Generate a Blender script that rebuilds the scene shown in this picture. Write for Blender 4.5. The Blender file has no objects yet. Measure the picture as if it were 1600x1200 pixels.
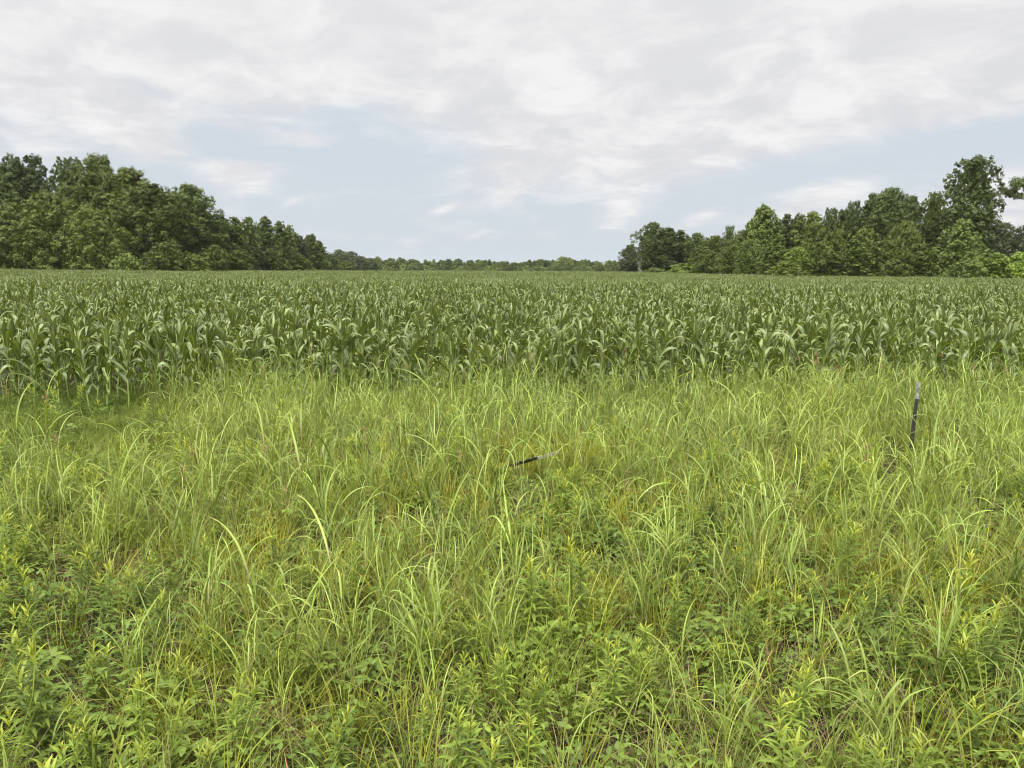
import bpy, math, random
import numpy as np
from mathutils import Matrix, Vector

rng = np.random.default_rng(11)
random.seed(5)
scene = bpy.context.scene
COL = scene.collection
R = math.radians

# ------------------------------------------------------------------ camera
HAZE = 0.00007
CAM_H, FPX = 2.5, 1180.0                      # eye height; focal length in pixels of a 1600 px wide frame
PITCH, ROLL = math.atan(184.5 / FPX), R(0.39)
fw = np.array([0, math.cos(PITCH), -math.sin(PITCH)])
r0 = np.array([1.0, 0, 0]); u0 = np.cross(r0, fw)
CR = math.cos(ROLL) * r0 + math.sin(ROLL) * u0
CU = -math.sin(ROLL) * r0 + math.cos(ROLL) * u0
cam_d = bpy.data.cameras.new("camera"); cam = bpy.data.objects.new("camera", cam_d); COL.objects.link(cam)
cam_d.sensor_width = 36; cam_d.lens = FPX * 36 / 1600; cam_d.clip_start = 0.05; cam_d.clip_end = 6000
cam.matrix_world = Matrix(((CR[0], CU[0], -fw[0], 0), (CR[1], CU[1], -fw[1], 0), (CR[2], CU[2], -fw[2], CAM_H), (0, 0, 0, 1)))
scene.camera = cam

# ------------------------------------------------------------------ colour management, render
vs = scene.view_settings
vs.view_transform = 'Standard'; vs.look = 'None'; vs.exposure = 0.14; vs.gamma = 1.0; vs.use_curve_mapping = False
cy = scene.cycles
cy.max_bounces = 7; cy.diffuse_bounces = 2; cy.glossy_bounces = 2; cy.transmission_bounces = 4
cy.volume_bounces = 0; cy.use_denoising = True; cy.denoiser = 'OPENIMAGEDENOISE'; cy.denoising_input_passes = 'RGB_ALBEDO_NORMAL'; cy.denoising_prefilter = 'ACCURATE'; cy.caustics_reflective = False; cy.caustics_refractive = False
cy.sample_clamp_indirect = 4.0; cy.filter_width = 1.1

# ------------------------------------------------------------------ small node helper
class NT:
    def __init__(s, tree): s.t = tree; s.n = tree.nodes; s.l = tree.links
    def node(s, kind, **kw):
        n = s.n.new(kind)
        for k, v in kw.items():
            if k.startswith('i_'): n.inputs[k[2:]].default_value = v
            else: setattr(n, k, v)
        return n
    def put(s, v, sock):
        if isinstance(v, (int, float, tuple, list)): sock.default_value = v
        else: s.l.new(v, sock)
    def math(s, op, a, b=0.0, c=0.0, clamp=False):
        n = s.n.new('ShaderNodeMath'); n.operation = op; n.use_clamp = clamp
        for i, v in enumerate((a, b, c)): s.put(v, n.inputs[i])
        return n.outputs[0]
    def mix(s, f, a, b, kind='MIX'):
        n = s.n.new('ShaderNodeMix'); n.data_type = 'RGBA'; n.blend_type = kind
        s.put(f, n.inputs[0])
        s.put((*a, 1) if isinstance(a, (tuple, list)) and len(a) == 3 else a, n.inputs[6])
        s.put((*b, 1) if isinstance(b, (tuple, list)) and len(b) == 3 else b, n.inputs[7])
        return n.outputs[2]
    def ramp(s, f, a, b, lo=0.0, hi=1.0, smooth=True):
        n = s.n.new('ShaderNodeMapRange'); n.interpolation_type = 'SMOOTHSTEP' if smooth else 'LINEAR'
        for i, v in enumerate((f, a, b, lo, hi)): s.put(v, n.inputs[i])
        return n.outputs[0]
    def noise(s, vec, scale, detail=4, rough=0.55, dist=0.0):
        n = s.n.new('ShaderNodeTexNoise'); n.inputs['Scale'].default_value = scale
        n.inputs['Detail'].default_value = detail; n.inputs['Roughness'].default_value = rough
        n.inputs['Distortion'].default_value = dist; s.put(vec, n.inputs['Vector'])
        return n.outputs['Fac']

# ------------------------------------------------------------------ sky (world) and sun
SUN_EL, SUN_AZ = R(62), R(205)                # azimuth clockwise from +Y (the view direction)
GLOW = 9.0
ZENITH = 1.6                                  # the overcast sky is brightest high above the frame
world = bpy.data.worlds.new("World"); scene.world = world; world.use_nodes = True
w = NT(world.node_tree); w.n.clear()
tc = w.node('ShaderNodeTexCoord').outputs['Generated']
sep = w.node('ShaderNodeSeparateXYZ'); w.l.new(tc, sep.inputs[0])
X, Y, Z = sep.outputs
sky = w.node('ShaderNodeTexSky', sky_type='NISHITA', sun_disc=False, sun_elevation=SUN_EL, sun_rotation=SUN_AZ, air_density=1.2, dust_density=2.5)
skyc = w.mix(1.0, sky.outputs[0], (0.09, 0.09, 0.09), 'MULTIPLY')
EL = w.math('MULTIPLY', w.math('ARCSINE', Z), 57.2958)
AZ = w.math('MULTIPLY', w.math('ARCTAN2', X, Y), 57.2958)
zz = w.math('ADD', w.math('MAXIMUM', Z, 0.0), 0.22)
cmb = w.node('ShaderNodeCombineXYZ'); w.put(w.math('DIVIDE', X, zz), cmb.inputs[0]); w.put(w.math('DIVIDE', Y, zz), cmb.inputs[1])
P = cmb.outputs[0]
n_big = w.noise(P, 1.0, 7, 0.55, 0.3)
n_fine = w.noise(P, 3.6, 8, 0.62, 0.6)
n_wisp = w.noise(P, 2.0, 6, 0.6, 1.4)
def px_dir(px, py):
    d = fw + CR * (px - 800) / FPX + CU * (600 - py) / FPX
    d = d / np.linalg.norm(d)
    return math.degrees(math.atan2(d[0], d[1])), math.degrees(math.asin(d[2]))
def blob(px, py, wx, wy, amp, tilt=0.0):
    """A soft elliptical bank of cloud at one heading and height above the horizon."""
    a, e = px_dir(px, py); k = 57.3 / FPX
    da = w.math('SUBTRACT', AZ, a); de = w.math('SUBTRACT', EL, e)
    c, s_ = math.cos(R(tilt)), math.sin(R(tilt))
    u = w.math('ADD', w.math('MULTIPLY', da, c / (wx * k)), w.math('MULTIPLY', de, s_ / (wx * k)))
    v = w.math('ADD', w.math('MULTIPLY', da, -s_ / (wy * k)), w.math('MULTIPLY', de, c / (wy * k)))
    q = w.math('ADD', w.math('MULTIPLY', u, u), w.math('MULTIPLY', v, v))
    return w.math('MULTIPLY', w.math('EXPONENT', w.math('MULTIPLY', q, -1.0)), amp)
# main deck: covers the upper sky, thins out towards the horizon
cover = w.ramp(EL, 6.5, 13.0, 0.0, 1.2)
dens = w.math('MULTIPLY', cover, 1.05)
for b in [(375, 268, 66, 32, 1.0, 8), (485, 222, 44, 14, .7, 0), (225, 215, 66, 38, .8, -25), (30, 222, 60, 22, .55, 0),
          (100, 170, 110, 40, .35, 0), (830, 235, 190, 45, .7, 12), (970, 330, 42, 26, .85, 35), (1060, 250, 200, 45, .8, 8),
          (1290, 305, 85, 24, .85, 18), (1090, 343, 42, 10, .55, 20), (800, 298, 50, 12, .6, 25), (695, 326, 26, 7, .65, 25),
          (740, 370, 18, 5, .6, 20), (772, 372, 14, 4, .5, 20), (640, 378, 30, 8, .3, 0), (455, 315, 26, 7, .4, 25),
          (1560, 290, 70, 26, .7, 10), (1590, 345, 40, 30, .8, 0), (1180, 170, 320, 60, .5, 5), (1420, 245, 160, 22, -.4, 10),
          (540, 175, 90, 24, -.55, 18), (320, 165, 90, 14, -.4, -8), (205, 118, 50, 12, -.45, -25), (590, 235, 130, 40, -.45, 10),
          (1560, 210, 120, 25, -.35, 8), (335, 215, 60, 14, -.7, -20), (420, 240, 90, 10, -.7, 5), (280, 285, 40, 26, -.6, 0), (700, 250, 60, 18, -.3, 20)]:
    dens = w.math('ADD', dens, blob(*b))
nn = w.math('ADD', w.math('MULTIPLY', w.math('SUBTRACT', n_big, 0.5), 1.3), w.math('MULTIPLY', w.math('SUBTRACT', n_fine, 0.5), 1.1))
dens = w.math('ADD', dens, nn)
cloud = w.ramp(dens, 0.0, 0.95)
gap = w.mix(0.85, skyc, (0.63, 0.685, 0.75))
gap = w.mix(w.ramp(EL, 0.0, 9.0, 0.5, 0.0), gap, (0.62, 0.675, 0.72))
lit = w.math('ADD', w.math('MULTIPLY', n_fine, 0.75), w.math('MULTIPLY', n_wisp, 0.5))
cl_c = w.mix(w.ramp(lit, 0.50, 0.78), (0.67, 0.67, 0.69), (0.85, 0.84, 0.835))
cl_c = w.mix(w.ramp(EL, 9.0, 19.0, 0.0, 0.35), cl_c, (0.77, 0.765, 0.765))
colr = w.mix(w.math('MULTIPLY', cloud, 0.94), gap, cl_c)
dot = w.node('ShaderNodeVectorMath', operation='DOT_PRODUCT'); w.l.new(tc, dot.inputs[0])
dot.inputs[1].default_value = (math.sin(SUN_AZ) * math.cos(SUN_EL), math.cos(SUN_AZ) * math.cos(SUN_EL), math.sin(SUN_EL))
boost = w.math('ADD', w.ramp(EL, 19.5, 50.0, 1.0, ZENITH), w.ramp(dot.outputs['Value'], 0.70, 1.0, 0.0, GLOW))   # glow added to the unseen sky round the hidden sun, for directional light
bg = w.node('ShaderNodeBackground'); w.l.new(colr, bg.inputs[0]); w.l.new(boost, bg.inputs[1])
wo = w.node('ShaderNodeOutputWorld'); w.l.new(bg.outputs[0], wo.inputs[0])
world.cycles.sampling_method = 'AUTOMATIC'

sl = bpy.data.lights.new("sun", 'SUN'); sun = bpy.data.objects.new("sun", sl); COL.objects.link(sun)
sl.energy = 1.5; sl.angle = R(10); sl.color = (1.0, 0.96, 0.88)
sd = Vector((math.sin(SUN_AZ) * math.cos(SUN_EL), math.cos(SUN_AZ) * math.cos(SUN_EL), math.sin(SUN_EL)))
sun.rotation_euler = sd.to_track_quat('Z', 'Y').to_euler(); sun.location = sd * 50

# ------------------------------------------------------------------ terrain
def smooth(t): t = np.clip(t, 0, 1); return t * t * (3 - 2 * t)
def wob(x, y, s, k=0.0):
    """cheap smooth noise in about -1..1"""
    return (np.sin(x * s * 1.7 + y * s * 0.9 + 1.3 + k) + np.sin(x * s * -0.8 + y * s * 1.9 + 4.1 + 2 * k) + np.sin(x * s * 2.9 + y * s * 2.3 + .7 * k) * .6) / 2.6
def ground_z(x, y):
    x = np.asarray(x, float); y = np.asarray(y, float)
    d = np.hypot(x, y)
    z = -3.9 * smooth((d - 120) / 420) * 1.0
    z = z + 0.05 * wob(x, y, 0.55) * smooth((d - 1) / 4) * (1 - smooth((d - 60) / 60))
    return z + 0.25 * wob(x, y, 0.02, 2) * smooth((d - 40) / 60)
def at(px, py, D):
    """world point on the ray of a photo pixel at horizontal distance D"""
    d = fw + CR * (px - 800) / FPX + CU * (600 - py) / FPX
    k = D / d[1]
    return np.array([d[0] * k, D, CAM_H + d[2] * k])

# ------------------------------------------------------------------ mesh helper
class MB:
    def __init__(s): s.v = []; s.f = []; s.a = []; s.n = 0; s.m = []
    def add(s, v, f, a=None, mat=0):
        v = np.asarray(v, np.float32).reshape(-1, 3); f = np.asarray(f, np.int64).reshape(-1, 4)
        if a is None: a = np.zeros((len(v), 3))
        s.v.append(v); s.f.append(f + s.n); s.a.append(np.asarray(a, np.float32).reshape(-1, 3)); s.n += len(v)
        s.m.append(np.full(len(f), mat, np.int32))
    def mesh(s, name, mats, shade=True):
        v = np.concatenate(s.v); f = np.concatenate(s.f); a = np.concatenate(s.a); m = np.concatenate(s.m)
        me = bpy.data.meshes.new(name)
        me.vertices.add(len(v)); me.vertices.foreach_set('co', v.ravel())
        me.loops.add(len(f) * 4); me.loops.foreach_set('vertex_index', f.ravel().astype(np.int32))
        me.polygons.add(len(f)); me.polygons.foreach_set('loop_start', np.arange(0, len(f) * 4, 4, dtype=np.int32))
        me.polygons.foreach_set('loop_total', np.full(len(f), 4, np.int32))
        me.polygons.foreach_set('material_index', m)
        if shade: me.polygons.foreach_set('use_smooth', np.ones(len(f), bool))
        at_ = me.attributes.new('lf', 'FLOAT_VECTOR', 'POINT'); at_.data.foreach_set('vector', a.ravel())
        for k in (mats if isinstance(mats, (list, tuple)) else [mats]): me.materials.append(k)
        me.update(calc_edges=True); me.validate()
        return me
    def obj(s, name, mats, parent=None, link=True, shade=True):
        o = bpy.data.objects.new(name, s.mesh(name, mats, shade))
        if link: COL.objects.link(o)
        if parent: o.parent = parent
        return o

def tag(o, label=None, cat=None, group=None, kind=None):
    for k, v in (('label', label), ('category', cat), ('group', group), ('kind', kind)):
        if v: o[k] = v
    return o

def ribbons(mb, base, az, L, W, e0, bend, seg=6, power=1.4, fold=0.0, twist=0.0, kink=None, mat=0, blunt=0.35, wave=0.0, yaw=0.0):
    """N curved blades at once. e0: start elevation (rad); bend: total droop (rad); fold: depth of the V."""
    base = np.asarray(base, float).reshape(-1, 3); N = len(base)
    az, L, W, e0, bend, twist, yaw = (np.broadcast_to(np.asarray(q, float), (N,)) for q in (az, L, W, e0, bend, twist, yaw))
    t = np.linspace(0, 1, seg + 1)
    e = e0[:, None] - bend[:, None] * t[None] ** power
    if kink is not None:                       # some leaves snap over part-way
        kt, ka = kink; e = e - ka[:, None] * smooth((t[None] - kt[:, None]) / 0.14)
    a = az[:, None] + yaw[:, None] * t[None]
    dl = L[:, None] / seg
    ce = (e[:, 1:] + e[:, :-1]) / 2; ca = (a[:, 1:] + a[:, :-1]) / 2
    dx = np.cos(ce) * np.cos(ca) * dl; dy = np.cos(ce) * np.sin(ca) * dl; dz = np.sin(ce) * dl
    z0 = np.zeros((N, 1))
    c = np.stack([np.concatenate([z0, np.cumsum(q, 1)], 1) for q in (dx, dy, dz)], -1) + base[:, None]
    side = np.stack([-np.sin(a), np.cos(a), np.zeros_like(a)], -1)
    nrm = np.stack([-np.sin(e) * np.cos(a), -np.sin(e) * np.sin(a), np.cos(e)], -1)
    tw = twist[:, None] * t[None]
    s2 = side * np.cos(tw)[..., None] + nrm * np.sin(tw)[..., None]
    n2 = nrm * np.cos(tw)[..., None] - side * np.sin(tw)[..., None]
    prof = np.clip(np.minimum(1, (t + 0.08) * 4.0), 0, 1) * (1 - t ** 3) ** (1 - blunt * .5) * (1 - 0.15 * t)
    prof[0] = max(prof[0], .35)
    if blunt < 0: prof = np.sin(np.pi * np.clip(t ** .8 * .96 + .03, 0, 1)) ** .85
    prof[-1] = 0.03
    w2 = W[:, None] * prof[None] / 2
    rnd = rng.random(N)
    wv = wave * np.sin(t * 17 + rnd[:, None] * 9)[..., None] * w2[..., None]
    up = fold * w2[..., None]
    if fold > 0:
        vl = c - s2 * w2[..., None] + n2 * (up + wv); vr = c + s2 * w2[..., None] + n2 * (up - wv)
        V = np.stack([vl, c, vr], 2); K = 3
        sc = np.array([-1, 0, 1.])
    else:
        V = np.stack([c - s2 * w2[..., None], c + s2 * w2[..., None]], 2); K = 2
        sc = np.array([-1, 1.])
    A = np.zeros((N, seg + 1, K, 3)); A[..., 0] = t[None, :, None]; A[..., 1] = sc; A[..., 2] = rnd[:, None, None]
    i = np.arange(N)[:, None, None] * (seg + 1) * K + np.arange(seg)[None, :, None] * K + np.arange(K - 1)[None, None, :]
    F = np.stack([i, i + 1, i + 1 + K, i + K], -1)
    mb.add(V, F, A, mat)
    return c

def tube(mb, pts, rad, sides=6, mat=0, rnd=0.5):
    pts = np.asarray(pts, float); n = len(pts); rad = np.broadcast_to(rad, (n,))
    d = np.gradient(pts, axis=0); d /= np.linalg.norm(d, axis=1)[:, None] + 1e-9
    ref = np.array([1.0, 0, 0]) if abs(d[0][0]) < .8 else np.array([0, 1.0, 0])
    s1 = np.cross(d, ref); s1 /= np.linalg.norm(s1, axis=1)[:, None]; s2 = np.cross(d, s1)
    th = np.arange(sides) / sides * 2 * math.pi
    V = pts[:, None] + rad[:, None, None] * (s1[:, None] * np.cos(th)[None, :, None] + s2[:, None] * np.sin(th)[None, :, None])
    A = np.zeros((n, sides, 3)); A[..., 0] = np.linspace(0, 1, n)[:, None]; A[..., 2] = rnd
    i = np.arange(n - 1)[:, None] * sides; j = np.arange(sides)[None]; k = (j + 1) % sides
    mb.add(V, np.stack([i + j, i + k, i + k + sides, i + j + sides], -1), A, mat)

# ------------------------------------------------------------------ materials
def leaf_mat(name, ca, cb, tip=None, mid=None, rough=0.5, spec=0.35, trans=0.35, patch=None, var=0.35, tcol=(1.25, 1.15, .55), patch_scale=0.35, base_dry=None, ovar=.15):
    m = bpy.data.materials.new(name); m.use_nodes = True; t = NT(m.node_tree); t.n.clear()
    at_ = t.node('ShaderNodeAttribute', attribute_name='lf'); sp = t.node('ShaderNodeSeparateXYZ'); t.l.new(at_.outputs['Vector'], sp.inputs[0])
    al, ac, rn = sp.outputs
    oi = t.node('ShaderNodeObjectInfo').outputs['Random']
    c = t.mix(rn, ca, cb)
    c = t.mix(t.math('MULTIPLY', oi, 0.5), c, t.mix(oi, ca, cb))
    geo = t.node('ShaderNodeNewGeometry')
    if patch:
        f = t.ramp(t.noise(geo.outputs['Position'], patch_scale, 3), 0.42, 0.62)
        c = t.mix(t.math('MULTIPLY', f, 0.75), c, patch)
    if base_dry:
        f = t.math('MULTIPLY', t.ramp(al, 0.35, 0.0), t.ramp(rn, 0.3, 0.8))
        c = t.mix(f, c, base_dry)
    if tip:
        f = t.math('MULTIPLY', t.ramp(al, 0.70, 1.0), t.ramp(rn, 0.45, 0.75))
        c = t.mix(f, c, tip)
    if mid:
        f = t.math('MULTIPLY', t.ramp(t.math('ABSOLUTE', ac), 0.22, 0.05), t.ramp(al, 1.0, 0.3))
        c = t.mix(f, c, mid)
    v = t.math('ADD', 1.0 - var / 2, t.math('MULTIPLY', t.math('FRACT', t.math('MULTIPLY', t.math('ADD', rn, oi), 7.31)), var))
    v = t.math('MULTIPLY', v, t.math('ADD', 1 - ovar / 2, t.math('MULTIPLY', oi, ovar)))
    hs = t.node('ShaderNodeHueSaturation'); t.put(v, hs.inputs['Value']); t.put(c, hs.inputs['Color'])
    c = hs.outputs[0]
    p = t.node('ShaderNodeBsdfPrincipled'); t.put(c, p.inputs['Base Color']); p.inputs['Roughness'].default_value = rough
    p.inputs['Specular IOR Level'].default_value = spec
    tr = t.node('ShaderNodeBsdfTranslucent'); t.put(t.mix(1.0, c, tcol, 'MULTIPLY'), tr.inputs[0])
    mx = t.node('ShaderNodeMixShader'); mx.inputs[0].default_value = trans
    t.l.new(p.outputs[0], mx.inputs[1]); t.l.new(tr.outputs[0], mx.inputs[2])
    o = t.node('ShaderNodeOutputMaterial'); t.l.new(mx.outputs[0], o.inputs[0])
    return m

def plain_mat(name, ca, cb, scale=8, rough=0.8, spec=.3, metal=0, lo=.35, hi=.65, bump=0.0, c3=None):
    m = bpy.data.materials.new(name); m.use_nodes = True; t = NT(m.node_tree)
    p = t.n['Principled BSDF']; co = t.node('ShaderNodeTexCoord').outputs['Object']
    nz = t.noise(co, scale, 8, .65)
    c = t.mix(t.ramp(nz, lo, hi), ca, cb)
    if c3: c = t.mix(t.ramp(t.noise(co, scale * .17, 5), .45, .6), c, c3)
    t.put(c, p.inputs['Base Color']); p.inputs['Roughness'].default_value = rough
    p.inputs['Specular IOR Level'].default_value = spec; p.inputs['Metallic'].default_value = metal
    if bump:
        b = t.node('ShaderNodeBump'); b.inputs['Strength'].default_value = bump; t.put(nz, b.inputs['Height']); t.l.new(b.outputs[0], p.inputs['Normal'])
    return m

M = {}
M['soil'] = plain_mat('soil_and_thatch', (.028, .021, .012), (.065, .052, .028), 14, .95, .1, bump=.6, c3=(.035, .040, .015))
M['bark'] = plain_mat('bark', (.09, .075, .06), (.17, .15, .125), 9, .9, .15)
M['corn'] = leaf_mat('corn_leaf', (.098, .136, .030), (.150, .195, .050), mid=(.30, .34, .14), tip=(.24, .25, .09), rough=.46, spec=.55, trans=.20, tcol=(1.3, 1.3, .3), var=.5)
M['corn_stalk'] = leaf_mat('corn_stalk_green', (.19, .27, .06), (.24, .33, .08), rough=.5, trans=.05)
M['broad'] = leaf_mat('broad_grass_blade', (.135, .215, .030), (.275, .35, .062), tip=(.40, .37, .15), mid=(.38, .43, .18), rough=.5, spec=.35, trans=.27, patch=(.26, .32, .05), base_dry=(.20, .15, .08), var=.5, ovar=.5)
M['thin'] = leaf_mat('thin_grass_blade', (.155, .18, .022), (.335, .33, .038), tip=(.38, .29, .13), rough=.55, spec=.25, trans=.26, patch=(.115, .18, .024), base_dry=(.24, .17, .08), var=.5, ovar=.5)
M['yellow'] = leaf_mat('yellow_bunch_blade', (.31, .325, .033), (.42, .40, .045), tip=(.48, .38, .12), rough=.55, spec=.25, trans=.35, base_dry=(.25, .19, .08), var=.35, ovar=.5)
M['turf'] = leaf_mat('short_grass_blade', (.065, .11, .016), (.13, .175, .026), rough=.6, spec=.25, trans=.25, patch=(.20, .23, .035), var=.5, ovar=.5)
M['dead'] = leaf_mat('dead_grass_blade', (.15, .11, .06), (.29, .22, .12), rough=.8, spec=.2, trans=.15, tcol=(1, .9, .7), var=.5)
M['red'] = leaf_mat('rust_red_blade', (.28, .12, .05), (.40, .20, .08), rough=.7, trans=.2, tcol=(1, .9, .7))
M['weed'] = leaf_mat('weed_leaf', (.105, .165, .020), (.175, .240, .032), rough=.5, spec=.3, trans=.28, patch=(.20, .27, .032), var=.4, mid=(.22, .28, .10), ovar=.5)
M['weed_top'] = leaf_mat('young_weed_leaf', (.23, .30, .032), (.36, .39, .05), rough=.5, spec=.3, trans=.35, mid=(.42, .46, .12))
M['herb'] = leaf_mat('ground_herb_leaf', (.065, .115, .016), (.125, .185, .024), rough=.5, spec=.3, trans=.28, patch=(.19, .26, .035), var=.45, mid=(.16, .22, .07))
M['petal'] = plain_mat('white_petal', (.75, .75, .68), (.82, .82, .78), 5, .7)
M['seed'] = plain_mat('brown_seed_head', (.22, .12, .06), (.34, .22, .11), 60, .9)
M['t_dark'] = plain_mat('dark_painted_steel', (.016, .019, .016), (.035, .035, .028), 25, .55, .4, c3=(.035, .028, .022))
M['t_tip'] = plain_mat('grey_white_painted_steel', (.11, .115, .11), (.18, .18, .17), 30, .5, .4, c3=(.38, .36, .32))
M['t_tip2'] = plain_mat('worn_white_painted_steel', (.50, .46, .39), (.62, .58, .50), 25, .6, .3, c3=(.45, .36, .28))

def crown_mat(name, a, b, patch=None, trans=.25, rough=.55, spec=.3):
    return leaf_mat(name, a, b, rough=rough, spec=spec, trans=trans, var=.32, ovar=.45, patch=patch, patch_scale=.25, tcol=(1.15, 1.2, .5))
M['c_dark'] = crown_mat('dark_tree_leaf', (.070, .098, .024), (.114, .147, .036))
M['c_mid'] = crown_mat('mid_green_tree_leaf', (.082, .114, .018), (.138, .168, .032))
M['c_soft'] = crown_mat('soft_green_tree_leaf', (.100, .140, .026), (.150, .190, .042))
M['c_light'] = crown_mat('light_green_tree_leaf', (.120, .165, .032), (.180, .228, .050), rough=.45, spec=.45)
M['c_yellow'] = crown_mat('yellow_green_leaf', (.17, .24, .035), (.23, .30, .055))
M['c_grey'] = crown_mat('grey_green_tree_leaf', (.085, .108, .040), (.130, .155, .062), rough=.45, spec=.5)
M['hill'] = plain_mat('far_wooded_ridge', (.05, .08, .03), (.09, .12, .05), .05, .95, .1)

# ------------------------------------------------------------------ ground
def sheet(name, xs, ys, mat, dz=0.0):
    gx, gy = np.meshgrid(xs, ys); gz = ground_z(gx, gy) + dz
    mb = MB(); nx = len(xs); ny = len(ys)
    i = np.arange(ny - 1)[:, None] * nx + np.arange(nx - 1)[None]
    mb.add(np.stack([gx, gy, gz], -1), np.stack([i, i + 1, i + 1 + nx, i + nx], -1))
    return mb.obj(name, mat)
def grade(a, b, near, n):
    s = np.linspace(-1, 1, n); return np.sign(s) * (np.abs(s) ** near) * (b - a) / 2 + (a + b) / 2
g = sheet('ground', grade(-3200, 3200, 3.2, 181), grade(-3200, 3200, 3.2, 181), M['soil']); tag(g, kind='structure')
# a low wooded ridge behind the far treeline
mb = MB(); xs = np.linspace(-700, 700, 281); y0, y1 = 1500, 1750
tops = 5.5 + 1.6 * wob(xs, 0, .012) + 1.1 * wob(xs, 3, .07) + .8 * rng.random(len(xs))
rows = np.stack([np.stack([xs, np.full_like(xs, y0) + 15 * wob(xs, 1, .05), np.full_like(xs, -6.0)], -1),
                 np.stack([xs, np.full_like(xs, y0 + 30), tops * .7 - 1.0], -1),
                 np.stack([xs, np.full_like(xs, y0 + 80), tops], -1),
                 np.stack([xs, np.full_like(xs, y1), np.full_like(xs, -6.0)], -1)])
n = len(xs); i = np.arange(3)[:, None] * n + np.arange(n - 1)[None]
mb.add(rows, np.stack([i, i + 1, i + 1 + n, i + n], -1)); tag(mb.obj('hills', M['hill']), kind='structure')

# ------------------------------------------------------------------ scattering of uncountable growth
def scatter(name, protos, pts, rotz, scale, idx=None, tilt=None):
    """One object whose geometry nodes repeat the meshes of PROTOS over its own points."""
    N = len(pts); me = bpy.data.meshes.new(name)
    me.vertices.add(N); me.vertices.foreach_set('co', np.asarray(pts, np.float32).ravel())
    rot = np.zeros((N, 3), np.float32); rot[:, 2] = rotz
    if tilt is not None: rot[:, 0] = tilt[0]; rot[:, 1] = tilt[1]
    scale = np.asarray(scale, np.float32)
    if scale.ndim == 1: scale = np.repeat(scale[:, None], 3, 1)
    if idx is None: idx = rng.integers(0, len(protos), N)
    for nm, ty, key, dat in (('rot', 'FLOAT_VECTOR', 'vector', rot), ('scl', 'FLOAT_VECTOR', 'vector', scale), ('pick', 'INT', 'value', np.asarray(idx, np.int32))):
        a = me.attributes.new(nm, ty, 'POINT'); a.data.foreach_set(key, dat.ravel())
    o = bpy.data.objects.new(name, me); COL.objects.link(o)
    g = bpy.data.node_groups.new(name + '_scatter', 'GeometryNodeTree')
    g.interface.new_socket('Geometry', in_out='INPUT', socket_type='NodeSocketGeometry')
    g.interface.new_socket('Geometry', in_out='OUTPUT', socket_type='NodeSocketGeometry')
    gi = g.nodes.new('NodeGroupInput'); go = g.nodes.new('NodeGroupOutput')
    join = g.nodes.new('GeometryNodeJoinGeometry')
    for pr in protos:
        inf = g.nodes.new('GeometryNodeObjectInfo'); inf.inputs['Object'].default_value = pr; inf.inputs['As Instance'].default_value = False
        ti = g.nodes.new('GeometryNodeGeometryToInstance')
        g.links.new(inf.outputs['Geometry'], ti.inputs[0]); g.links.new(ti.outputs[0], join.inputs[0])
    ip = g.nodes.new('GeometryNodeInstanceOnPoints'); ip.inputs['Pick Instance'].default_value = True
    def attr(nm, ty):
        n = g.nodes.new('GeometryNodeInputNamedAttribute'); n.data_type = ty; n.inputs[0].default_value = nm
        return n.outputs['Attribute']
    e2r = g.nodes.new('FunctionNodeEulerToRotation'); g.links.new(attr('rot', 'FLOAT_VECTOR'), e2r.inputs[0])
    g.links.new(gi.outputs[0], ip.inputs['Points']); g.links.new(join.outputs[0], ip.inputs['Instance'])
    g.links.new(attr('pick', 'INT'), ip.inputs['Instance Index']); g.links.new(e2r.outputs[0], ip.inputs['Rotation'])
    g.links.new(attr('scl', 'FLOAT_VECTOR'), ip.inputs['Scale']); g.links.new(ip.outputs[0], go.inputs[0])
    md = o.modifiers.new('scatter', 'NODES'); md.node_group = g
    tag(o, kind='stuff')
    return o

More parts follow.
